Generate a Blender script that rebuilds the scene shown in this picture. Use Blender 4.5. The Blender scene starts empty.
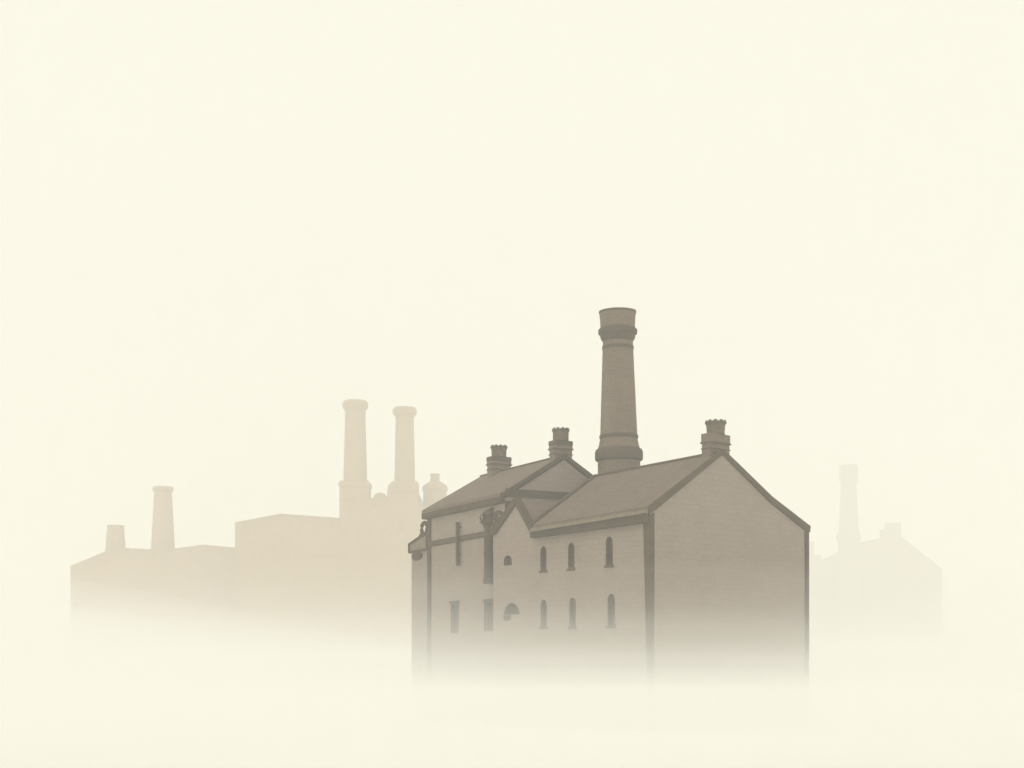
import bpy, bmesh, math, random
from mathutils import Vector, Matrix, noise
random.seed(7)
R = math.radians
S = bpy.context.scene
COL = S.collection

# ------------------------------------------------------------------ render
S.render.engine = 'CYCLES'
S.cycles.use_denoising = True
S.cycles.max_bounces = 14
S.cycles.diffuse_bounces = 4
S.cycles.volume_bounces = 10
S.cycles.transparent_max_bounces = 16
S.cycles.use_adaptive_sampling = True
S.cycles.adaptive_threshold = 0.01
S.cycles.sample_clamp_indirect = 8
S.view_settings.view_transform = 'Standard'
S.view_settings.look = 'None'
S.view_settings.exposure = 0
S.view_settings.gamma = 1

# ------------------------------------------------------------------ tuning
HAZE_DENSITY = 0.0021
SKY_L = (0.985, 0.962, 0.825)      # radiance of the overcast cloud deck
SUN_EL, SUN_AZ = R(52), R(205)     # azimuth: direction the sun stands in, from +Y clockwise
SUN_STRENGTH = 0.6

# ------------------------------------------------------------------ materials
def new_mat(name):
    m = bpy.data.materials.new(name); m.use_nodes = True
    nt = m.node_tree
    b = nt.nodes['Principled BSDF']
    return m, nt, b

def masonry(name, col, var=0.25, rough=0.9, bw=0.55, bh=0.28, mortar=0.9, stain=0.22, bump=0.25, plane=True):
    """coursed masonry with worn, stained stones; joints follow the wall planes of the object"""
    m, nt, b = new_mat(name)
    N, L = nt.nodes, nt.links
    tc = N.new('ShaderNodeTexCoord')
    sep = N.new('ShaderNodeSeparateXYZ'); L.new(tc.outputs['Object'], sep.inputs[0])
    add = N.new('ShaderNodeMath'); add.operation = 'ADD'
    L.new(sep.outputs[0], add.inputs[0]); L.new(sep.outputs[1], add.inputs[1])
    cmb = N.new('ShaderNodeCombineXYZ')
    L.new(add.outputs[0], cmb.inputs[0]); L.new(sep.outputs[2], cmb.inputs[1])
    br = N.new('ShaderNodeTexBrick')
    br.inputs['Scale'].default_value = 1
    br.inputs['Brick Width'].default_value = bw
    br.inputs['Row Height'].default_value = bh
    br.inputs['Mortar Size'].default_value = 0.018
    br.inputs['Mortar Smooth'].default_value = 0.4
    br.inputs['Bias'].default_value = 0.0
    br.inputs['Color1'].default_value = (*[c * (1 + var * .5) for c in col], 1)
    br.inputs['Color2'].default_value = (*[c * (1 - var * .5) for c in col], 1)
    br.inputs['Mortar'].default_value = (*[c * mortar for c in col], 1)
    L.new(cmb.outputs[0], br.inputs['Vector'])
    n1 = N.new('ShaderNodeTexNoise'); n1.inputs['Scale'].default_value = 0.45; n1.inputs['Detail'].default_value = 6
    n1.inputs['Roughness'].default_value = 0.62
    L.new(tc.outputs['Object'], n1.inputs['Vector'])
    n2 = N.new('ShaderNodeTexNoise'); n2.inputs['Scale'].default_value = 9; n2.inputs['Detail'].default_value = 5
    L.new(tc.outputs['Object'], n2.inputs['Vector'])
    mr = N.new('ShaderNodeMapRange'); mr.inputs[1].default_value = .3; mr.inputs[2].default_value = .7
    mr.inputs[3].default_value = 1 - stain; mr.inputs[4].default_value = 1 + stain * .6
    L.new(n1.outputs['Fac'], mr.inputs[0])
    mr2 = N.new('ShaderNodeMapRange'); mr2.inputs[1].default_value = .25; mr2.inputs[2].default_value = .75
    mr2.inputs[3].default_value = .88; mr2.inputs[4].default_value = 1.12
    L.new(n2.outputs['Fac'], mr2.inputs[0])
    mu = N.new('ShaderNodeMath'); mu.operation = 'MULTIPLY'
    L.new(mr.outputs[0], mu.inputs[0]); L.new(mr2.outputs[0], mu.inputs[1])
    mx = N.new('ShaderNodeVectorMath'); mx.operation = 'SCALE'
    L.new(br.outputs['Color'], mx.inputs[0]); L.new(mu.outputs[0], mx.inputs['Scale'])
    L.new(mx.outputs[0], b.inputs['Base Color'])
    b.inputs['Roughness'].default_value = rough
    b.inputs['Specular IOR Level'].default_value = 0.2
    bp = N.new('ShaderNodeBump'); bp.inputs['Strength'].default_value = bump; bp.inputs['Distance'].default_value = 0.02
    ad = N.new('ShaderNodeMath'); ad.operation = 'SUBTRACT'
    L.new(n2.outputs['Fac'], ad.inputs[0]); L.new(br.outputs['Fac'], ad.inputs[1])
    L.new(ad.outputs[0], bp.inputs['Height']); L.new(bp.outputs[0], b.inputs['Normal'])
    return m

def plain(name, col, rough=0.8, var=0.18, scale=4.0, spec=0.2, metal=0.0):
    m, nt, b = new_mat(name)
    N, L = nt.nodes, nt.links
    tc = N.new('ShaderNodeTexCoord')
    n = N.new('ShaderNodeTexNoise'); n.inputs['Scale'].default_value = scale; n.inputs['Detail'].default_value = 6
    L.new(tc.outputs['Object'], n.inputs['Vector'])
    cr = N.new('ShaderNodeMapRange'); cr.inputs[1].default_value = .3; cr.inputs[2].default_value = .7
    cr.inputs[3].default_value = 1 - var; cr.inputs[4].default_value = 1 + var
    L.new(n.outputs['Fac'], cr.inputs[0])
    mx = N.new('ShaderNodeVectorMath'); mx.operation = 'SCALE'
    mx.inputs[0].default_value = col
    L.new(cr.outputs[0], mx.inputs['Scale']); L.new(mx.outputs[0], b.inputs['Base Color'])
    b.inputs['Roughness'].default_value = rough
    b.inputs['Specular IOR Level'].default_value = spec
    b.inputs['Metallic'].default_value = metal
    bp = N.new('ShaderNodeBump'); bp.inputs['Strength'].default_value = .15; bp.inputs['Distance'].default_value = .02
    L.new(n.outputs['Fac'], bp.inputs['Height']); L.new(bp.outputs[0], b.inputs['Normal'])
    return m

def volume_mat(name, density, col=(1, 1, 1)):
    m = bpy.data.materials.new(name); m.use_nodes = True
    nt = m.node_tree; nt.nodes.clear()
    out = nt.nodes.new('ShaderNodeOutputMaterial')
    v = nt.nodes.new('ShaderNodeVolumePrincipled')
    v.inputs['Color'].default_value = (*col, 1)
    v.inputs['Density'].default_value = density
    v.inputs['Anisotropy'].default_value = 0.0
    nt.links.new(v.outputs[0], out.inputs['Volume'])
    return m

M = {
    'wall': masonry('sandstone_wall', (0.303, 0.248, 0.216), var=.07, stain=.06),
    'gable': masonry('sandstone_gable_wall', (0.292, 0.239, 0.209), var=.07, stain=.06),
    'slate': masonry('roof_slate', (0.184, 0.139, 0.111), var=.22, bw=.32, bh=.13, mortar=.75, stain=.10, bump=.4),
    'coping': masonry('sooty_coping_stone', (0.072, 0.050, 0.030), var=.2, bw=.9, bh=.6, stain=.2),
    'dark': plain('sooty_dressed_stone', (0.072, 0.050, 0.030)),
    'brick': masonry('sooty_chimney_brick', (0.164, 0.123, 0.095), var=.3, bw=.24, bh=.085, mortar=1.25, stain=.15),
    'collar': masonry('sooty_collar_brick', (0.094, 0.072, 0.051), var=.25, bw=.24, bh=.085, stain=.15),
    'lead': plain('weathered_lead', (0.205, 0.165, 0.12), rough=.8),
    'iron': plain('rusted_iron', (0.074, 0.052, 0.032), rough=.85, scale=9),
    'pot': plain('sooty_clay', (0.12, 0.092, 0.064), scale=6, var=.25),
    'glass': plain('grimy_glass', (0.042, 0.027, 0.017), rough=.75, spec=.06),
    'far_brick': masonry('far_mill_brick', (0.41, 0.262, 0.108), var=.2, bw=.5, bh=.2, stain=.1),
    'far_roof': masonry('far_mill_roof', (0.39, 0.252, 0.104), var=.2, bw=.5, bh=.3, stain=.1),
    'shed_brick': masonry('shed_brick', (0.46, 0.31, 0.175), var=.2, bw=.5, bh=.2, stain=.1),
    'shed_roof': masonry('shed_roof', (0.46, 0.31, 0.175), var=.2, bw=.5, bh=.3, stain=.1),
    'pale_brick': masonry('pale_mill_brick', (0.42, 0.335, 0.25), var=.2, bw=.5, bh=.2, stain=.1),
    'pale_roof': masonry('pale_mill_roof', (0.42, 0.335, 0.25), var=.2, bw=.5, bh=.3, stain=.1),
    'ground': plain('pale_bounce_ground', (0.84, 0.835, 0.80), rough=.9, var=.05, scale=.08),  # unseen ground, coloured very pale to bounce light up into the mist
    'haze': volume_mat('haze_air', HAZE_DENSITY),
}

# ------------------------------------------------------------------ mesh helpers
def V(*a): return Vector(a)

def extr(bm, loop, vec, mx=None):
    """closed solid from a planar loop of points swept along vec"""
    vec = Vector(vec)
    a = [bm.verts.new(Vector(p)) for p in loop]
    c = [bm.verts.new(Vector(p) + vec) for p in loop]
    n = len(a)
    fs = [bm.faces.new(a), bm.faces.new(c[::-1])]
    for i in range(n):
        j = (i + 1) % n
        fs.append(bm.faces.new([a[j], a[i], c[i], c[j]]))
    return fs

def box(bm, x0, x1, y0, y1, z0, z1):
    return extr(bm, [(x0, y0, z0), (x1, y0, z0), (x1, y1, z0), (x0, y1, z0)], (0, 0, z1 - z0))

def lathe(bm, cx, cy, prof, seg=40, z0=0, sx=1, sy=1, cap=True):
    rings = []
    for r, z in prof:
        rings.append([bm.verts.new((cx + sx * r * math.cos(2 * math.pi * k / seg), cy + sy * r * math.sin(2 * math.pi * k / seg), z0 + z)) for k in range(seg)])
    for a, b in zip(rings, rings[1:]):
        for k in range(seg):
            j = (k + 1) % seg
            bm.faces.new([a[k], a[j], b[j], b[k]])
    if cap:
        bm.faces.new(rings[0][::-1]); bm.faces.new(rings[-1])

def tube(bm, pts, r, seg=8, closed=False):
    pts = [Vector(p) for p in pts]; n = len(pts); rings = []
    for i, p in enumerate(pts):
        if closed: d = pts[(i + 1) % n] - pts[i - 1]
        else: d = pts[min(i + 1, n - 1)] - pts[max(i - 1, 0)]
        q = d.to_track_quat('Z', 'Y').to_matrix()
        rings.append([bm.verts.new(p + q @ Vector((r * math.cos(2 * math.pi * k / seg), r * math.sin(2 * math.pi * k / seg), 0))) for k in range(seg)])
    rng = range(n) if closed else range(n - 1)
    for i in rng:
        a, b = rings[i], rings[(i + 1) % n]
        for k in range(seg):
            j = (k + 1) % seg
            bm.faces.new([a[k], a[j], b[j], b[k]])
    if not closed:
        bm.faces.new(rings[0][::-1]); bm.faces.new(rings[-1])

def obj(name, bm, mat, parent=None, bevel=0.0, smooth=False, xf=None):
    if xf is not None: bmesh.ops.transform(bm, matrix=xf, verts=bm.verts)
    bmesh.ops.recalc_face_normals(bm, faces=bm.faces)
    me = bpy.data.meshes.new(name); bm.to_mesh(me); bm.free()
    me.materials.append(mat)
    o = bpy.data.objects.new(name, me); COL.objects.link(o)
    if parent: o.parent = parent
    if smooth:
        for p in me.polygons: p.use_smooth = True
        md = o.modifiers.new('edge', 'EDGE_SPLIT'); md.split_angle = R(35)
    if bevel:
        md = o.modifiers.new('bevel', 'BEVEL'); md.width = bevel; md.segments = 2; md.limit_method = 'ANGLE'
    return o

def thing(name, label, cat, loc=(0, 0, 0), rz=0, group=None):
    o = bpy.data.objects.new(name, None); COL.objects.link(o)
    o.location = loc; o.rotation_euler = (0, 0, rz); o.empty_display_size = .5
    o['label'] = label; o['category'] = cat
    if group: o['group'] = group
    return o

def kind(o, k): o['kind'] = k; return o

def cut(o, cutters):
    """open real holes in a wall: boolean applied to the mesh itself"""
    bm = bmesh.new()
    for loop, vec in cutters: extr(bm, loop, vec)
    bmesh.ops.recalc_face_normals(bm, faces=bm.faces)
    me = bpy.data.meshes.new('cutter'); bm.to_mesh(me); bm.free()
    c = bpy.data.objects.new('cutter', me); COL.objects.link(c)
    c.parent = o.parent
    md = o.modifiers.new('holes', 'BOOLEAN'); md.operation = 'DIFFERENCE'; md.object = c; md.solver = 'EXACT'
    bpy.context.view_layer.update()
    dg = bpy.context.evaluated_depsgraph_get()
    nm = bpy.data.meshes.new_from_object(o.evaluated_get(dg))
    o.modifiers.clear()
    old = o.data; o.data = nm
    bpy.data.meshes.remove(old)
    bpy.data.objects.remove(c); bpy.data.meshes.remove(me)

def lancet(c, w, z0, z1, n=8, pointed=0.9):
    """outline (s, z) of a narrow window with an arched head"""
    h = w * pointed
    pts = [(c - w / 2, z0), (c + w / 2, z0)]
    for k in range(n + 1):
        a = math.pi * k / n
        pts.append((c + w / 2 * math.cos(a), z1 - h + h * math.sin(a) ** .85 if 0 < k < n else z1 - h))
    return pts

# ------------------------------------------------------------------ terrain
def smooth(a, b, t):
    t = min(1, max(0, (t - a) / (b - a))); return t * t * (3 - 2 * t)

def ground_z(x, y):
    h = 10 * smooth(190, 440, y) + 16.8 * smooth(560, 935, y) + 4 * smooth(1020, 1700, y)
    return h + (0.15 + .0012 * max(0, y - 150)) * noise.noise((x * .012, y * .012, 3.1)) * smooth(130, 260, y)

def grid_lines(spans):
    out = []
    for a, b, st in spans:
        n = max(1, round((b - a) / st))
        out += [a + (b - a) * k / n for k in range(n)]
    out.append(spans[-1][1]); return out

bm = bmesh.new()
gx = grid_lines([(-2600, -400, 100), (-400, 450, 12), (450, 2600, 100)])
gy = grid_lines([(-400, 0, 50), (0, 1000, 12), (1000, 3000, 100)])
vs = [[bm.verts.new((x, y, ground_z(x, y))) for x in gx] for y in gy]
for j in range(len(gy) - 1):
    for i in range(len(gx) - 1):
        bm.faces.new([vs[j][i], vs[j][i + 1], vs[j + 1][i + 1], vs[j + 1][i]])
g = obj('ground', bm, M['ground'], smooth=False)
for p in g.data.polygons: p.use_smooth = True
kind(g, 'structure')

# ------------------------------------------------------------------ the near mill
MILL = thing('mill_building', 'large dark sandstone mill in the foreground with slate roofs, blank gable end and lancet windows',
             'mill', (6.9, 87.0, 0), R(41.47))
W2 = Matrix.Translation((1.16, 12.32, 0)) @ Matrix.Rotation(R(-14.47), 4, 'Z')     # frame of the older, slightly skewed wing
SAG = 0.042                                                                        # the old roof sinks towards its far end

# main block -------------------------------------------------------
bm = bmesh.new()
fs = extr(bm, [(0, 0, -.3), (12.32, 0, -.3), (12.32, 0, 10.80), (9.2, 0, 12.12), (5.38, 0, 14.30), (0, 0, 10.86)], (0, 8.6, 0))
for v in bm.verts:                                   # the wall head follows the sunken roof
    if v.co.y > 1 and v.co.z > 5: v.co.z -= .50
bmesh.ops.triangulate(bm, faces=bm.faces[:])
wall = obj('wall', bm, M['wall'], MILL)
upper = [(7.87, .36, 8.42, 9.66), (5.71, .36, 8.42, 9.71), (2.88, .40, 8.43, 9.84)]
lower = [(7.85, .36, 5.42, 6.80), (5.61, .37, 5.36, 6.83), (2.74, .40, 5.33, 6.91)]
lanc = upper + lower
cut(wall, [([(-.3, s, z) for s, z in lancet(*w)], (.48, 0, 0)) for w in lanc])

# wall gable over the facade
bm = bmesh.new()
extr(bm, [(0, 8.6, -.3), (0, 11.98, -.3), (0, 11.98, 10.5), (0, 10.07, 12.15), (0, 8.6, 10.45)], (5.2, 0, 0))
wg = obj('gable_wall', bm, M['wall'], MILL)
oculus = lancet(10.75, .52, 8.84, 9.32, pointed=.55)
lun = [(9.85, 6.15), (11.0, 6.15)] + [(10.425 + .575 * math.cos(math.pi * k / 10), 6.15 + .56 * math.sin(math.pi * k / 10)) for k in range(1, 10)]
cut(wg, [([(-.3, s, z) for s, z in oculus], (.48, 0, 0)), ([(-.3, s, z) for s, z in lun], (.48, 0, 0))])

def ring_frame(bm, outline, grow, x0, x1):
    """window surround: the outline widened by grow, with the opening left free"""
    cs = sum(p[0] for p in outline) / len(outline); cz = sum(p[1] for p in outline) / len(outline)
    hw = max(abs(p[0] - cs) for p in outline); hz = max(abs(p[1] - cz) for p in outline)
    outer = [(cs + (s - cs) * (hw + grow) / hw, cz + (z - cz) * (hz + grow) / hz) for s, z in outline]
    n = len(outline)
    va = [[bm.verts.new((x, s, z)) for s, z in o] for o in (outer, outline) for x in (x0, x1)]
    o0, o1, i0, i1 = va
    for k in range(n):
        j = (k + 1) % n
        bm.faces.new([o0[k], o0[j], i0[j], i0[k]]); bm.faces.new([o1[j], o1[k], i1[k], i1[j]])
        bm.faces.new([o0[j], o0[k], o1[k], o1[j]]); bm.faces.new([i0[k], i0[j], i1[j], i1[k]])

def window(outline, sill=True, grow=.035):
    bm = bmesh.new(); ring_frame(bm, outline, grow, -.04, .12)
    w = obj('window', bm, M['dark'], MILL)
    bm = bmesh.new(); extr(bm, [(.10, s, z) for s, z in outline], (.03, 0, 0))
    s0 = min(p[0] for p in outline); s1 = max(p[0] for p in outline); z0 = min(p[1] for p in outline); z1 = max(p[1] for p in outline)
    obj('pane', bm, M['glass'], w)
    if sill:
        bm = bmesh.new(); extr(bm, [(-.10, s0 - .12, z0 - .13), (.0, s0 - .12, z0 - .16), (.0, s0 - .12, z0 - .03), (-.10, s0 - .12, z0 - .05)], (0, s1 - s0 + .24, 0))
        obj('sill', bm, M['dark'], w)
    return w

for k, wn in enumerate(lanc): window(lancet(*wn), sill=True)
window(oculus, sill=False)
lw = window(lun, sill=False)
bm = bmesh.new(); extr(bm, [(-.14, 10.55, 6.08), (0, 10.55, 5.80), (0, 10.55, 6.10)], (0, .5, 0))
obj('bracket', bm, M['dark'], lw)

# roof of the main block: settled slopes, raised verge at the far end
def slab(bm, loop, t):
    extr(bm, loop, (0, 0, -t))
bm = bmesh.new()
def rz(z, y): return z - SAG * y
y0, y1, yr = .045, 8.62, 9.35
slab(bm, [(-.12, y0, rz(11.2, y0)), (5.38, y0, rz(14.38, y0)), (5.38, yr, rz(14.38, yr)), (-.12, y1, rz(11.2, y1))], .16)
slab(bm, [(5.38, y0, rz(14.38, y0)), (9.2, y0, rz(12.3, y0)), (9.2, y1, rz(12.3, y1)), (5.38, yr, rz(14.38, yr))], .16)
slab(bm, [(9.2, y0, rz(12.3, y0)), (12.7, y0, rz(11.0, y0)), (12.7, y1, rz(11.0, y1)), (9.2, y1, rz(12.3, y1))], .16)
roof = obj('roof', bm, M['slate'], MILL)
bm = bmesh.new()
tube(bm, [(5.38, y, rz(14.40, y)) for y in (y0 + .01, 2.5, 5, 7, yr + .05)], .09, 10)
obj('ridge_tiles', bm, M['dark'], roof, smooth=True)
bm = bmesh.new()
extr(bm, [(-.18, y1 + .01, rz(11.05, y1)), (5.38, yr + .01, rz(14.26, yr)), (5.38, yr + .01, rz(14.50, yr)), (-.18, y1 + .01, rz(11.30, y1))], (0, .18, 0))
obj('verge', bm, M['dark'], roof)
bm = bmesh.new()
extr(bm, [(-.50, .0, 10.98), (-.14, .0, 11.02), (-.14, .0, 10.84), (-.50, .0, 10.80)], (0, 8.4, -.36))
obj('gutter', bm, M['lead'], roof)
bm = bmesh.new()
extr(bm, [(-.34, .02, 10.36), (-.003, .02, 10.36), (-.003, .02, 10.80), (-.34, .02, 10.80)], (0, 8.56, -.22))
obj('fascia', bm, M['coping'], MILL)

# gable end: coping, corner pilasters
bm = bmesh.new()
extr(bm, [(-.14, -.10, 11.20), (5.38, -.10, 14.56), (9.32, -.10, 12.36), (12.48, -.10, 11.0), (12.52, -.10, 10.64), (12.22, -.10, 10.66),
          (9.15, -.10, 12.04), (5.38, -.10, 14.26), (.28, -.10, 10.98), (-.14, -.10, 10.78)], (0, .14, 0))
obj('coping', bm, M['coping'], MILL, bevel=.03)
bm = bmesh.new()
extr(bm, [(-.08, .40, 10.36), (-.08, -.0, 10.36), (-.08, -.0, -.2), (-.08, .04, -.2)], (.077, 0, 0))
extr(bm, [(-.08, -.09, 10.75), (.24, -.09, 10.88), (.20, -.09, -.2), (-.08, -.09, -.2)], (0, .087, 0))
obj('corner_pilaster', bm, M['dark'], MILL)
bm = bmesh.new()
extr(bm, [(12.12, -.09, 10.72), (12.40, -.09, 10.66), (12.40, -.09, -.2), (12.18, -.09, -.2)], (0, .087, 0))
obj('corner_pilaster', bm, M['dark'], MILL)

# wall gable coping and its little roof
bm = bmesh.new()
extr(bm, [(-.13, 8.34, 10.22), (-.13, 8.62, 10.18), (-.13, 10.07, 12.08), (-.13, 11.72, 10.58), (-.13, 12.10, 10.48), (-.13, 12.10, 10.80), (-.13, 10.07, 12.50)], (.45, 0, 0))
obj('coping', bm, M['coping'], MILL, bevel=.02)
bm = bmesh.new()
slab(bm, [(.33, 8.5, 10.36), (.33, 10.07, 12.34), (6.4, 10.07, 12.34), (6.4, 8.5, 10.36)], .14)
slab(bm, [(.33, 10.07, 12.34), (.33, 12.06, 10.62), (6.4, 12.06, 10.62), (6.4, 10.07, 12.34)], .14)
obj('roof', bm, M['slate'], MILL)

bm = bmesh.new()
tube(bm, [(-.02, 11.50 + .36 * math.cos(a), 11.42 + .34 * math.sin(a)) for a in [2 * math.pi * k / 18 for k in range(18)]], .13, 8, closed=True)
tube(bm, [(-.02, 11.75, 11.15), (-.02, 11.95, 10.95), (-.02, 12.06, 10.85)], .14, 8)
lathe(bm, -.02, 11.50, [(.02, 11.30), (.16, 11.34), (.18, 11.44), (.10, 11.52), (.02, 11.54)], 14)
obj('kneeler', bm, M['dark'], MILL, smooth=True)

# wing ------------------------------------------------------------
bm = bmesh.new()
extr(bm, [(0, 0, -.3), (7.5, 0, -.3), (7.5, 0, 12.7), (3.75, 0, 15.05), (0, 0, 12.7)], (0, 10.42, 0))
ww = obj('wing_wall', bm, M['wall'], MILL, xf=W2)
slits = [(6.56, .85, 5.45, 7.02), (2.02, .90, 5.42, 6.92)]
cut(ww, [([W2 @ V(-.3, s + a * w / 2, z0 if b < 0 else z1) for a, b in ((-1, -1), (1, -1), (1, 1), (-1, 1))], W2.to_3x3() @ V(.5, 0, 0)) for s, w, z0, z1 in slits])
for s, w, z0, z1 in slits:
    bm = bmesh.new(); ring_frame(bm, [(s - w / 2, z0), (s + w / 2, z0), (s + w / 2, z1), (s - w / 2, z1)], .08, -.05, .15)
    box(bm, -.09, -.003, s - w / 2 - .2, s + w / 2 + .2, z1 + .083, z1 + .24)
    fw = obj('window', bm, M['dark'], MILL, xf=W2)
    bm = bmesh.new(); box(bm, .12, .15, s - w / 2, s + w / 2, z0, z1)
    obj('pane', bm, M['glass'], fw, xf=W2)
    bm = bmesh.new(); box(bm, .07, .118, s - .03, s + .03, z0, z1); box(bm, .075, .116, s - w / 2, s - .031, (z0 + z1) / 2 - .03, (z0 + z1) / 2 + .03); box(bm, .075, .116, s + .031, s + w / 2, (z0 + z1) / 2 - .03, (z0 + z1) / 2 + .03)
    obj('glazing_bar', bm, M['dark'], fw, xf=W2)
bm = bmesh.new()
slab(bm, [(-.26, .045, 12.98), (3.75, .045, 15.30), (3.75, 10.78, 15.30), (-.26, 10.78, 12.98)], .17)
slab(bm, [(3.75, .045, 15.30), (7.9, .045, 12.93), (7.9, 10.78, 12.93), (3.75, 10.78, 15.30)], .17)
wr = obj('roof', bm, M['slate'], MILL, xf=W2)
bm = bmesh.new(); tube(bm, [(3.75, .32, 15.31), (3.75, 10.80, 15.31)], .07, 10)
obj('ridge_tiles', bm, M['dark'], wr, xf=W2, smooth=True)
bm = bmesh.new()
extr(bm, [(-.28, .05, 12.46), (-.003, .05, 12.42), (-.003, .05, 12.74), (-.28, .05, 12.80)], (0, 10.74, 0))
obj('fascia', bm, M['coping'], MILL, xf=W2)
bm = bmesh.new()
extr(bm, [(-.30, -.10, 12.92), (3.75, -.10, 15.41), (7.9, -.10, 12.88), (7.9, -.10, 12.6), (7.5, -.10, 12.6), (3.75, -.10, 15.20), (.05, -.10, 12.84), (-.28, -.10, 12.6)], (0, .14, 0))
obj('coping', bm, M['coping'], MILL, xf=W2)
bm = bmesh.new(); box(bm, .02, 7.4, -.08, -.003, 12.80, 13.22)
obj('string_course', bm, M['coping'], MILL, xf=W2)
bm = bmesh.new(); box(bm, -.02, .42, -.075, -.004, 6, 12.55)
obj('corner_pilaster', bm, M['dark'], MILL, xf=W2)
bm = bmesh.new(); extr(bm, [(-.08, 9.98, -.2), (-.08, 10.40, -.2), (-.08, 10.40, 12.4), (-.08, 9.96, 12.4)], (.076, 0, 0))
obj('corner_pilaster', bm, M['dark'], MILL, xf=W2)
bm = bmesh.new()
extr(bm, [(-.003, 1.5, 10.72), (-.10, 1.5, 10.76), (-.10, 1.5, 11.02), (-.003, 1.5, 11.06)], (0, 8.45, 0))
obj('string_course', bm, M['dark'], MILL, xf=W2)
bm = bmesh.new(); box(bm, -.28, -.104, 5.7, 5.9, 9.3, 11.85); box(bm, -.104, -.003, 5.75, 5.85, 9.9, 10.0); box(bm, -.104, -.003, 5.75, 5.85, 11.5, 11.6)
obj('tie_bar', bm, M['iron'], MILL, xf=W2, bevel=.02)

# fat rainwater pipe with ornate head beside the wall gable
bm = bmesh.new()
lathe(bm, -.27, 1.55, [(.30, 8.0), (.31, 8.25), (.25, 8.32), (.245, 9.6), (.27, 9.63), (.27, 9.75), (.245, 9.78), (.24, 11.1)], 18)
for z in (8.6, 10.3): box(bm, -.2, -.003, 1.48, 1.62, z, z + .1)
dp = obj('drainpipe', bm, M['iron'], MILL, xf=W2, smooth=True)
bm = bmesh.new()
lathe(bm, -.27, 1.55, [(.24, 11.1), (.27, 11.2), (.42, 11.42), (.50, 11.46), (.50, 11.54), (.30, 11.58), (.26, 11.68), (.36, 11.8), (.36, 11.95), (.26, 12.1), (.06, 12.18)], 18)
for k in range(7):
    a = k / 7 * 6.28
    tube(bm, [(-.27 + .3 * math.cos(a), 1.55 + .3 * math.sin(a), 11.5), (-.27 + .47 * math.cos(a), 1.55 + .47 * math.sin(a), 11.72), (-.27 + .40 * math.cos(a), 1.55 + .40 * math.sin(a), 11.9)], .055, 6)
tube(bm, [(.12, 1.5, 11.45), (.48, 1.5, 11.75), (.36, 1.5, 12.1), (-.05, 1.5, 12.25), (-.3, 1.5, 12.1)], .09, 8)
obj('hopper_head', bm, M['iron'], dp, xf=W2, smooth=True)

# low annex at the wing's far end, with a boxed corbelled cornice and scroll
bm = bmesh.new(); box(bm, .02, 5.5, 10.425, 12.98, -.3, 10.55)
obj('annex_wall', bm, M['wall'], MILL, xf=W2)
bm = bmesh.new()
extr(bm, [(-.05, 10.46, 10.62), (-.05, 13.10, 10.62), (-.05, 13.10, 11.06), (-.05, 11.9, 11.32), (-.05, 10.46, 11.52)], (3.5, 0, 0))
cb = obj('cornice', bm, M['lead'], MILL, xf=W2)
bm = bmesh.new()
fr = [(-.08, 10.46, 10.60), (-.08, 13.15, 10.60), (-.08, 13.15, 11.10), (-.08, 11.9, 11.36), (-.08, 10.46, 11.57)]
for a, b in zip(fr, fr[1:] + fr[:1]): tube(bm, [a, b], .075, 8)
for k in (1, 2): tube(bm, [fr[k], (3.3, fr[k][1], fr[k][2])], .075, 8)
obj('moulding', bm, M['dark'], cb, xf=W2)
bm = bmesh.new()
lathe(bm, .22, 12.1, [(.05, -.33), (.25, -.30), (.40, -.18), (.46, 0), (.40, .12), (.2, .19)], 18, z0=10.32, sx=.9, sy=2.3)
obj('corbel', bm, M['dark'], cb, xf=W2, smooth=True)
bm = bmesh.new()
tube(bm, [(-.06, 10.85 + .42 * math.cos(a), 11.90 + .36 * math.sin(a)) for a in [2 * math.pi * k / 16 for k in range(16)]], .12, 8, closed=True)
tube(bm, [(-.06, 11.6, 11.40), (-.06, 11.2, 11.66)], .1, 8)
obj('scroll', bm, M['dark'], cb, xf=W2, smooth=True)

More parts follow.
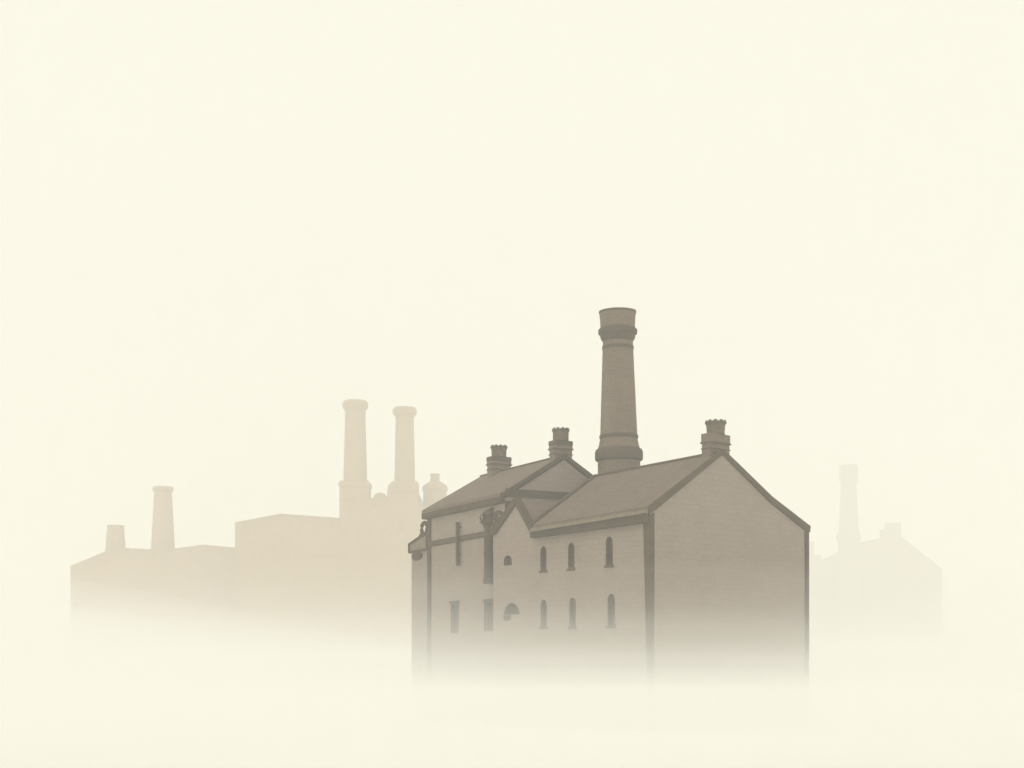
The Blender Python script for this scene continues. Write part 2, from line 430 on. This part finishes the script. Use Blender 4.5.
# chimney stacks ----------------------------------------------------
def stack(x0, x1, y0, y1, zb, zt, pot_r0, pot_r1, pot_h, xf=None, seg=40, dark_cap=False):
    X = xf if xf is not None else Matrix()
    h = zt - 14.2
    bm = bmesh.new()
    box(bm, x0 + .025, x1 - .025, y0 + .025, y1 - .025, zb, zt - .48)
    box(bm, x0, x1, y0, y1, zt - .479, zt - (.27 if dark_cap else 0))
    st = obj('chimney_stack', bm, M['brick'], MILL, xf=X, bevel=.03)
    if dark_cap:
        bm = bmesh.new(); box(bm, x0 - .02, x1 + .02, y0 - .02, y1 + .02, zt - .269, zt)
        obj('cap', bm, M['collar'], st, xf=X, bevel=.05)
    bm = bmesh.new(); box(bm, x0 - .035, x1 + .035, y0 - .035, y1 + .035, zt - .52, zt - .44); box(bm, x0 - .005, x1 + .005, y0 - .005, y1 + .005, zt - .82, zt - .76)
    obj('band', bm, M['collar'], st, xf=X)
    bm = bmesh.new()
    cx, cy = (x0 + x1) / 2, (y0 + y1) / 2
    n = seg; r0, r1, t = pot_r0, pot_r1, .07
    prof = [(r0 * 1.03, 0), (r0, .1), (r0 * .98 + (r1 - r0) * .5, pot_h * .55), (r1, pot_h * .8)]
    rings = []
    for r, z in prof: rings.append([bm.verts.new((cx + r * math.cos(6.2832 * k / n), cy + r * math.sin(6.2832 * k / n), zt + z)) for k in range(n)])
    top = []
    inn = []
    for k in range(n):
        a = 6.2832 * k / n
        z = zt + pot_h - (.07 if (k // 2) % 2 else 0) - .03 * random.random()
        top.append(bm.verts.new((cx + r1 * 1.02 * math.cos(a), cy + r1 * 1.02 * math.sin(a), z)))
        inn.append(bm.verts.new((cx + (r1 - t) * math.cos(a), cy + (r1 - t) * math.sin(a), z)))
    bot = [bm.verts.new((cx + (r0 - t) * math.cos(6.2832 * k / n), cy + (r0 - t) * math.sin(6.2832 * k / n), zt + .02)) for k in range(n)]
    rings += [top, inn, bot]
    for a, b in zip(rings, rings[1:]):
        for k in range(n):
            j = (k + 1) % n; bm.faces.new([a[k], a[j], b[j], b[k]])
    bm.faces.new(bot); bm.faces.new(rings[0][::-1])
    obj('chimney_pot', bm, M['pot'], st, xf=X, smooth=True)
    bm = bmesh.new(); zr_ = zt + pot_h * .80
    lathe(bm, cx, cy, [(pot_r1 * .96, zr_ - .06), (pot_r1 * 1.07, zr_ - .04), (pot_r1 * 1.07, zr_ + .05), (pot_r1 * .96, zr_ + .07)], n)
    obj('pot_rim', bm, M['collar'], st, xf=X, smooth=True)
    return st

stack(5.02, 6.6, .5, 1.15, 12.6, 15.42, .47, .53, .76)
stack(3.35, 4.55, .42, 1.1, 13.8, 16.22, .45, .47, .76, W2, dark_cap=True)
stack(3.05, 4.40, 7.85, 8.55, 13.8, 16.18, .45, .49, .73, W2, dark_cap=True)

# ------------------------------------------------------------------ the tall round chimney behind the ridge
CH = thing('factory_chimney', 'tall round dark brick chimney rising just behind the near mill roof ridge', 'chimney', (6.20, 98.5, 0))
CH.rotation_euler = (0, R(-.55), 0)        # leans very slightly
bm = bmesh.new()
lathe(bm, 0, 0, [(1.28, -.3), (1.20, 14.95)], 48)
obj('base_drum', bm, M['brick'], CH, smooth=True)
bm = bmesh.new()
lathe(bm, 0, 0, [(1.21, 14.93), (1.33, 15.0), (1.36, 15.1), (1.36, 15.45), (1.30, 15.60), (1.20, 15.66)], 48)
obj('collar', bm, M['collar'], CH, smooth=True)
bm = bmesh.new()
lathe(bm, 0, 0, [(1.19, 15.64), (1.11, 15.95), (1.06, 16.2), (.845, 21.95)], 48)
obj('shaft', bm, M['brick'], CH, smooth=True)
bm = bmesh.new(); lathe(bm, 0, 0, [(1.06, 16.22), (1.10, 16.25), (1.10, 16.40), (1.06, 16.43)], 48)
obj('band', bm, M['collar'], CH, smooth=True)
bm = bmesh.new(); lathe(bm, 0, 0, [(.86, 21.24), (.895, 21.27), (.895, 21.44), (.86, 21.47)], 48)
obj('band', bm, M['collar'], CH, smooth=True)
bm = bmesh.new(); lathe(bm, 0, 0, [(.86, 21.72), (.95, 21.86), (.99, 21.98), (1.0, 22.1), (1.10, 22.16), (1.11, 22.36), (1.02, 22.46), (.985, 22.5)], 48)
obj('collar', bm, M['collar'], CH, smooth=True)
bm = bmesh.new(); lathe(bm, 0, 0, [(.975, 22.48), (1.0, 23.0), (1.035, 23.33), (1.035, 23.40), (.80, 23.40), (.72, 22.6)], 48)
obj('cap', bm, M['brick'], CH, smooth=True)

bm = bmesh.new(); lathe(bm, 0, 0, [(1.03, 23.30), (1.06, 23.33), (1.06, 23.43), (.95, 23.46), (.80, 23.43)], 48)
obj('rim', bm, M['collar'], CH, smooth=True)

# ------------------------------------------------------------------ far mills: extruded real buildings
def far_block(name, label, cat, loc, outline, depth, mats, roof_edges, base=-12, extra=None, group=None):
    """outline: (x, z) from left foot over the roof to right foot, in metres from loc; roof_edges: indices of roof lines"""
    t = thing(name, label, cat, loc, group=group)
    bm = bmesh.new()
    loop = [(outline[0][0], 0, base)] + [(x, 0, z) for i, (x, z) in enumerate(outline)] + [(outline[-1][0], 0, base)]
    extr(bm, loop, (0, depth, 0))
    obj('wall', bm, mats[0], t)
    bm = bmesh.new()
    for i in roof_edges:
        (xa, za), (xb, zb) = outline[i], outline[i + 1]
        extr(bm, [(xa, -.3, za - .25), (xb, -.3, zb - .25), (xb, -.3, zb + .15), (xa, -.3, za + .15)], (0, depth + .6, 0))
    obj('roof', bm, mats[1], t)
    return t

def far_chimney(name, label, loc, prof, capprof, mat, group=None, base=-12, pedestal=None):
    t = thing(name, label, 'chimney', loc, group=group)
    bm = bmesh.new(); lathe(bm, 0, 0, [(prof[0][0], base)] + prof, 40); obj('shaft', bm, mat, t, smooth=True)
    bm = bmesh.new(); lathe(bm, 0, 0, capprof, 40); obj('cap', bm, mat, t, smooth=True)
    if pedestal:
        bm = bmesh.new(); pedestal(bm); obj('pedestal', bm, mat, t)
    return t

F, YH, HC = 1740.0, 690.0, 2.0
FB = (M['far_brick'], M['far_roof'])
def zs(D, y): return HC + (YH - y) * D / F
def xs(D, x): return (x - 512) * D / F

# left group, about 470 m away on rising ground
D = 470
gz = 10.0
def O(pts, D, cx): return [((x - cx) * D / F, zs(D, y) - gz) for x, y in pts]
far_block('power_house', 'wide pale brown factory block with low pitched roof, left of the twin capped chimneys', 'factory',
          (xs(D, 280), D, gz), O([(235, 523), (280, 514.3), (341, 518.6)], D, 280), 55, FB, (0, 1))
far_block('engine_house', 'pale brown engine house between and below the twin capped chimneys', 'factory',
          (xs(D, 380), D + .15, gz), O([(341.2, 498.5), (388, 498.5), (388, 492), (417, 490), (417.5, 503.5), (424, 507), (452, 512)], D, 380), 40, FB, (0, 2, 4, 5))
eh = bpy.data.objects['engine_house']
bm = bmesh.new()
lathe(bm, 0, 0, [(1.85, -1.2), (1.85, -.2), (1.75, .5), (1.35, 1.15), (.75, 1.5), (.1, 1.62)], 28)
o = obj('dome', bm, M['far_roof'], eh, smooth=True, xf=Matrix.Translation((xs(D, 379.5) - eh.location.x, 2.2, zs(D, 497.5) - gz)))
def ped1(bm):
    w = 14.6 * k
    zt = zs(DC, 482) - gz
    extr(bm, [(-w, -w * .9, -12), (w, -w * .9, -12), (w, -w * .9, zt - .6), (w * .96, -w * .9, zt), (-w * .96, -w * .9, zt), (-w, -w * .9, zt - .6)], (0, w * 1.8, 0))
    box(bm, -w * 1.06, w * 1.06, -w * .98, w * .98, zt - 1.4, zt - .5)
DC = D + 3.9
k = DC / F
far_chimney('capped_chimney', 'left and taller of the twin capped chimneys, on a square pedestal', (xs(DC, 355.3), DC, gz),
            [(11.9 * k, zs(DC, 484) - gz), (10.0 * k, zs(DC, 408) - gz)],
            [(10.2 * k, zs(DC, 411) - gz), (12.6 * k, zs(DC, 408) - gz), (12.9 * k, zs(DC, 405) - gz), (12.5 * k, zs(DC, 402.5) - gz), (11.2 * k, zs(DC, 401) - gz), (8 * k, zs(DC, 400.8) - gz)],
            M['far_brick'], 'twin capped chimneys', pedestal=ped1)
def ped2(bm):
    w = 14.8 * k
    z0 = zs(DC, 494) - gz; z1 = zs(DC, 482.5) - gz
    pts = [(-w * 1.12, -w * .9, -12), (w * .92, -w * .9, -12), (w * .92, -w * .9, z1 - .2), (w * .8, -w * .9, z1)]
    pts += [(-.72 * w, -w * .9, z1), (-.9 * w, -w * .9, z1 - .45), (-1.05 * w, -w * .9, z1 - 1.2), (-1.12 * w, -w * .9, z0)]
    extr(bm, pts, (0, w * 1.8, 0))
far_chimney('capped_chimney', 'right and slightly shorter of the twin capped chimneys, beside a small dome', (xs(DC, 404.7), DC, gz),
            [(10.4 * k, zs(DC, 484) - gz), (9.0 * k, zs(DC, 414) - gz)],
            [(9.1 * k, zs(DC, 417) - gz), (11.8 * k, zs(DC, 414) - gz), (12.1 * k, zs(DC, 411.5) - gz), (11.6 * k, zs(DC, 409) - gz), (10.4 * k, zs(DC, 407.6) - gz), (7 * k, zs(DC, 407.4) - gz)],
            M['far_brick'], 'twin capped chimneys', pedestal=ped2)
bk = thing('bottle_kiln', 'squat bottle shaped kiln with narrow neck, between twin chimneys and near mill', 'kiln', (xs(D + 12, 435), D + 12, gz))
kk = (D + 12) / F
def zk(y): return zs(D + 12, y) - gz
bm = bmesh.new()
lathe(bm, 0, 0, [(11.8 * kk, -12), (11.8 * kk, zk(491.5)), (12.7 * kk, zk(490.5)), (12.8 * kk, zk(487.5)), (12.0 * kk, zk(486)), (9 * kk, zk(484)), (6.5 * kk, zk(482.2)), (5 * kk, zk(481.3))], 36)
obj('body', bm, M['far_brick'], bk, smooth=True)
bm = bmesh.new(); lathe(bm, 0, 0, [(4.7 * kk, zk(482)), (4.5 * kk, zk(475.5)), (4.9 * kk, zk(475)), (4.9 * kk, zk(474)), (3 * kk, zk(474))], 24)
obj('neck', bm, M['far_brick'], bk, smooth=True)

# lower, farther sheds at the left edge
D2 = 478
FB2 = (M['shed_brick'], M['shed_roof'])
k2 = (D2 + 8) / F
far_block('weaving_shed', 'pale low shed at the far left with sloping roof end', 'shed', (xs(D2, 110), D2, gz),
          O([(70.5, 566.5), (105, 552.3), (126, 548.6), (152, 549.8), (171, 549.8)], D2, 110), 60, FB2, (0, 1, 2, 3))
far_block('weaving_shed', 'pale low shed with very shallow ridge, between slim chimney and wide factory block', 'shed', (xs(D2, 205), D2, gz),
          O([(171.05, 549.5), (203.5, 545.2), (240, 548.6)], D2, 205), 60, FB2, (0, 1))
far_chimney('stub_chimney', 'short stubby tapering chimney on the far left shed', (xs(D2 + 8, 115.6), D2 + 8, gz),
            [(10.4 * k2, zs(D2 + 8, 553) - gz), (8.3 * k2, zs(D2 + 8, 527) - gz)],
            [(8.3 * k2, zs(D2 + 8, 527.2) - gz), (8.8 * k2, zs(D2 + 8, 526.2) - gz), (8.5 * k2, zs(D2 + 8, 525.6) - gz), (7 * k2, zs(D2 + 8, 525.3) - gz)], M['shed_brick'])
far_chimney('slim_chimney', 'slim round chimney with small cap, standing alone between low sheds at left', (xs(D2 + 8, 163), D2 + 8, gz),
            [(11.9 * k2, zs(D2 + 8, 551) - gz), (8.7 * k2, zs(D2 + 8, 491) - gz)],
            [(8.8 * k2, zs(D2 + 8, 492.5) - gz), (10.2 * k2, zs(D2 + 8, 490.5) - gz), (10.4 * k2, zs(D2 + 8, 489) - gz), (9.9 * k2, zs(D2 + 8, 487) - gz), (7 * k2, zs(D2 + 8, 486.6) - gz)], M['shed_brick'])

# right group, about 900 m away
D3 = 960; k3 = D3 / F; gz3 = 26.8
PB = (M['pale_brick'], M['pale_roof'])
def zr(y, D=D3): return zs(D, y) - gz3
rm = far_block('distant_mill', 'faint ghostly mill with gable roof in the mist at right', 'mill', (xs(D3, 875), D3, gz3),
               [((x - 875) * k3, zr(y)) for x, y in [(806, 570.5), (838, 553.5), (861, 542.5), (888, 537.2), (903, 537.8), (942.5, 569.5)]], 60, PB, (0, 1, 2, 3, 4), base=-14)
bm = bmesh.new()
box(bm, (882.5 - 875) * k3, (887 - 875) * k3, 1, 7, zr(541), zr(529.2)); box(bm, (887 - 875) * k3 + .01, (901.6 - 875) * k3, .9, 7.1, zr(541), zr(522.4))
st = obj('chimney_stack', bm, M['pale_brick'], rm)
bm = bmesh.new()
box(bm, (808 - 875) * k3, (815.3 - 875) * k3, 3, 8, zr(572), zr(540.8)); box(bm, (815.3 - 875) * k3 + .01, (822.6 - 875) * k3, 3.1, 7.9, zr(566), zr(554.3))
obj('chimney_stack', bm, M['pale_brick'], rm)
D4 = 958; k4 = D4 / F
t = thing('distant_chimney', 'faint tall round chimney with collared cap, beside the ghostly mill at right', 'chimney', (xs(D4, 848.6), D4, gz3))
def z4(y): return zs(D4, y) - gz3
bm = bmesh.new(); lathe(bm, 0, 0, [(10.6 * k4, -14), (10.6 * k4, z4(541)), (11.9 * k4, z4(540)), (11.9 * k4, z4(535.5)), (10.4 * k4, z4(533))], 36)
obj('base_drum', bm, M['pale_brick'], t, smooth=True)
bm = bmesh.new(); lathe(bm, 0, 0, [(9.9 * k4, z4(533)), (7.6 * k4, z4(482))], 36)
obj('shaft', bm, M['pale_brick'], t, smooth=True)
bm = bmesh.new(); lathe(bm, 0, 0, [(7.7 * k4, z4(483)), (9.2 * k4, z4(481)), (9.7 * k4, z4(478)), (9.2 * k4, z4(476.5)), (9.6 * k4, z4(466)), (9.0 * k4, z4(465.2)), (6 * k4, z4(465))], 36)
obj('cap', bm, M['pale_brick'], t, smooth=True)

# ------------------------------------------------------------------ air: even haze and the mist lying on the ground
bm = bmesh.new()
box(bm, -2700, 2700, -450, 3100, -2.0, 140)
kind(obj('haze', bm, M['haze']), 'stuff')

def fbm(x, y, s): return noise.fractal((x * s, y * s, 0.7), 0.9, 2.0, 3)

def mist_layer(density, y_start, y_end, x0, x1, height, rag=.06):
    """one layer of even density lying on the ground; height(x, y) is its top above eye level"""
    m = volume_mat('mist_air', density)
    xs_ = grid_lines([(x0, -200, 40), (-200, 200, 10), (200, x1, 40)])
    ys_ = grid_lines([(y_start, 140, 6), (140, 500, 10), (500, y_end, 25)] if y_start < 140 else [(y_start, 500, 8), (500, y_end, 20)])
    bm = bmesh.new()
    top = [[bm.verts.new((x, y, max(HC + height(x, y) * (1 + rag * fbm(x, y, .025)), ground_z(x, y) + .6))) for x in xs_] for y in ys_]
    bot = [[bm.verts.new((x, y, -1.0)) for x in xs_] for y in ys_]
    nx, ny = len(xs_), len(ys_)
    for j in range(ny - 1):
        for i in range(nx - 1):
            bm.faces.new([top[j][i], top[j][i + 1], top[j + 1][i + 1], top[j + 1][i]])
            bm.faces.new([bot[j][i], bot[j + 1][i], bot[j + 1][i + 1], bot[j][i + 1]])
    for i in range(nx - 1):
        bm.faces.new([bot[0][i], bot[0][i + 1], top[0][i + 1], top[0][i]])
        bm.faces.new([bot[-1][i + 1], bot[-1][i], top[-1][i], top[-1][i + 1]])
    for j in range(ny - 1):
        bm.faces.new([bot[j + 1][0], bot[j][0], top[j][0], top[j + 1][0]])
        bm.faces.new([bot[j][-1], bot[j + 1][-1], top[j + 1][-1], top[j][-1]])
    return kind(obj('mist', bm, m), 'stuff')

# the mist thins with height: each layer lies deeper and denser inside the one above it
mist_layer(.0062, 80, 1300, -900, 900, lambda x, y: 6.0, rag=.05)
mist_layer(.0060, 50, 1290, -890, 890, lambda x, y: 3.2, rag=.05)
mist_layer(.0092, 35, 1285, -885, 885, lambda x, y: 1.7 + .6 * ground_z(x, y), rag=.05)
mist_layer(.0100, 25, 1280, -880, 880, lambda x, y: 0.8 + .8 * ground_z(x, y), rag=.12)
mist_layer(.0095, 15, 1275, -875, 875, lambda x, y: 0.31 + ground_z(x, y), rag=.14)
mist_layer(.0130, 6, 1270, -870, 870, lambda x, y: 0.08 + ground_z(x, y), rag=.02)
# a higher bank drifting in over the low sheds at the left end
mist_layer(.0072, 225, 660, -420, 230, lambda x, y: 3 + 12.5 * (1 - smooth(-90, 5, x + .22 * (y - 290))) * smooth(-420, -260, x) * (1 - smooth(540, 660, y)))

# ------------------------------------------------------------------ light: overcast sky and a veiled sun
w = bpy.data.worlds.new('World'); S.world = w; w.use_nodes = True
nt = w.node_tree
bg = nt.nodes['Background']; bg.inputs['Strength'].default_value = 0.1
sky = nt.nodes.new('ShaderNodeTexSky'); sky.sky_type = 'NISHITA'; sky.sun_disc = False
sky.sun_elevation = SUN_EL; sky.sun_rotation = SUN_AZ
mix = nt.nodes.new('ShaderNodeMix'); mix.data_type = 'RGBA'; mix.clamp_result = False
mix.inputs[0].default_value = 0.97                       # cloud cover
mix.inputs[7].default_value = (*[c * 10 for c in SKY_L], 1)
nt.links.new(sky.outputs[0], mix.inputs[6]); nt.links.new(mix.outputs[2], bg.inputs['Color'])

sl = bpy.data.lights.new('sun', 'SUN'); sl.energy = SUN_STRENGTH; sl.angle = R(30); sl.color = (1, .96, .86)
so = bpy.data.objects.new('sun', sl); COL.objects.link(so)
d = Vector((math.sin(SUN_AZ) * math.cos(SUN_EL), math.cos(SUN_AZ) * math.cos(SUN_EL), math.sin(SUN_EL)))
so.rotation_euler = d.to_track_quat('Z', 'Y').to_euler()
so.location = (0, 0, 60)

# ------------------------------------------------------------------ camera
cd = bpy.data.cameras.new('camera'); cam = bpy.data.objects.new('camera', cd); COL.objects.link(cam)
cd.sensor_width = 36; cd.lens = F / 1024 * 36
cd.shift_y = (YH - 384) / 1024
cd.clip_start = .1; cd.clip_end = 8000
cam.location = (0, 0, HC); cam.rotation_euler = (R(90), 0, 0)
S.camera = cam
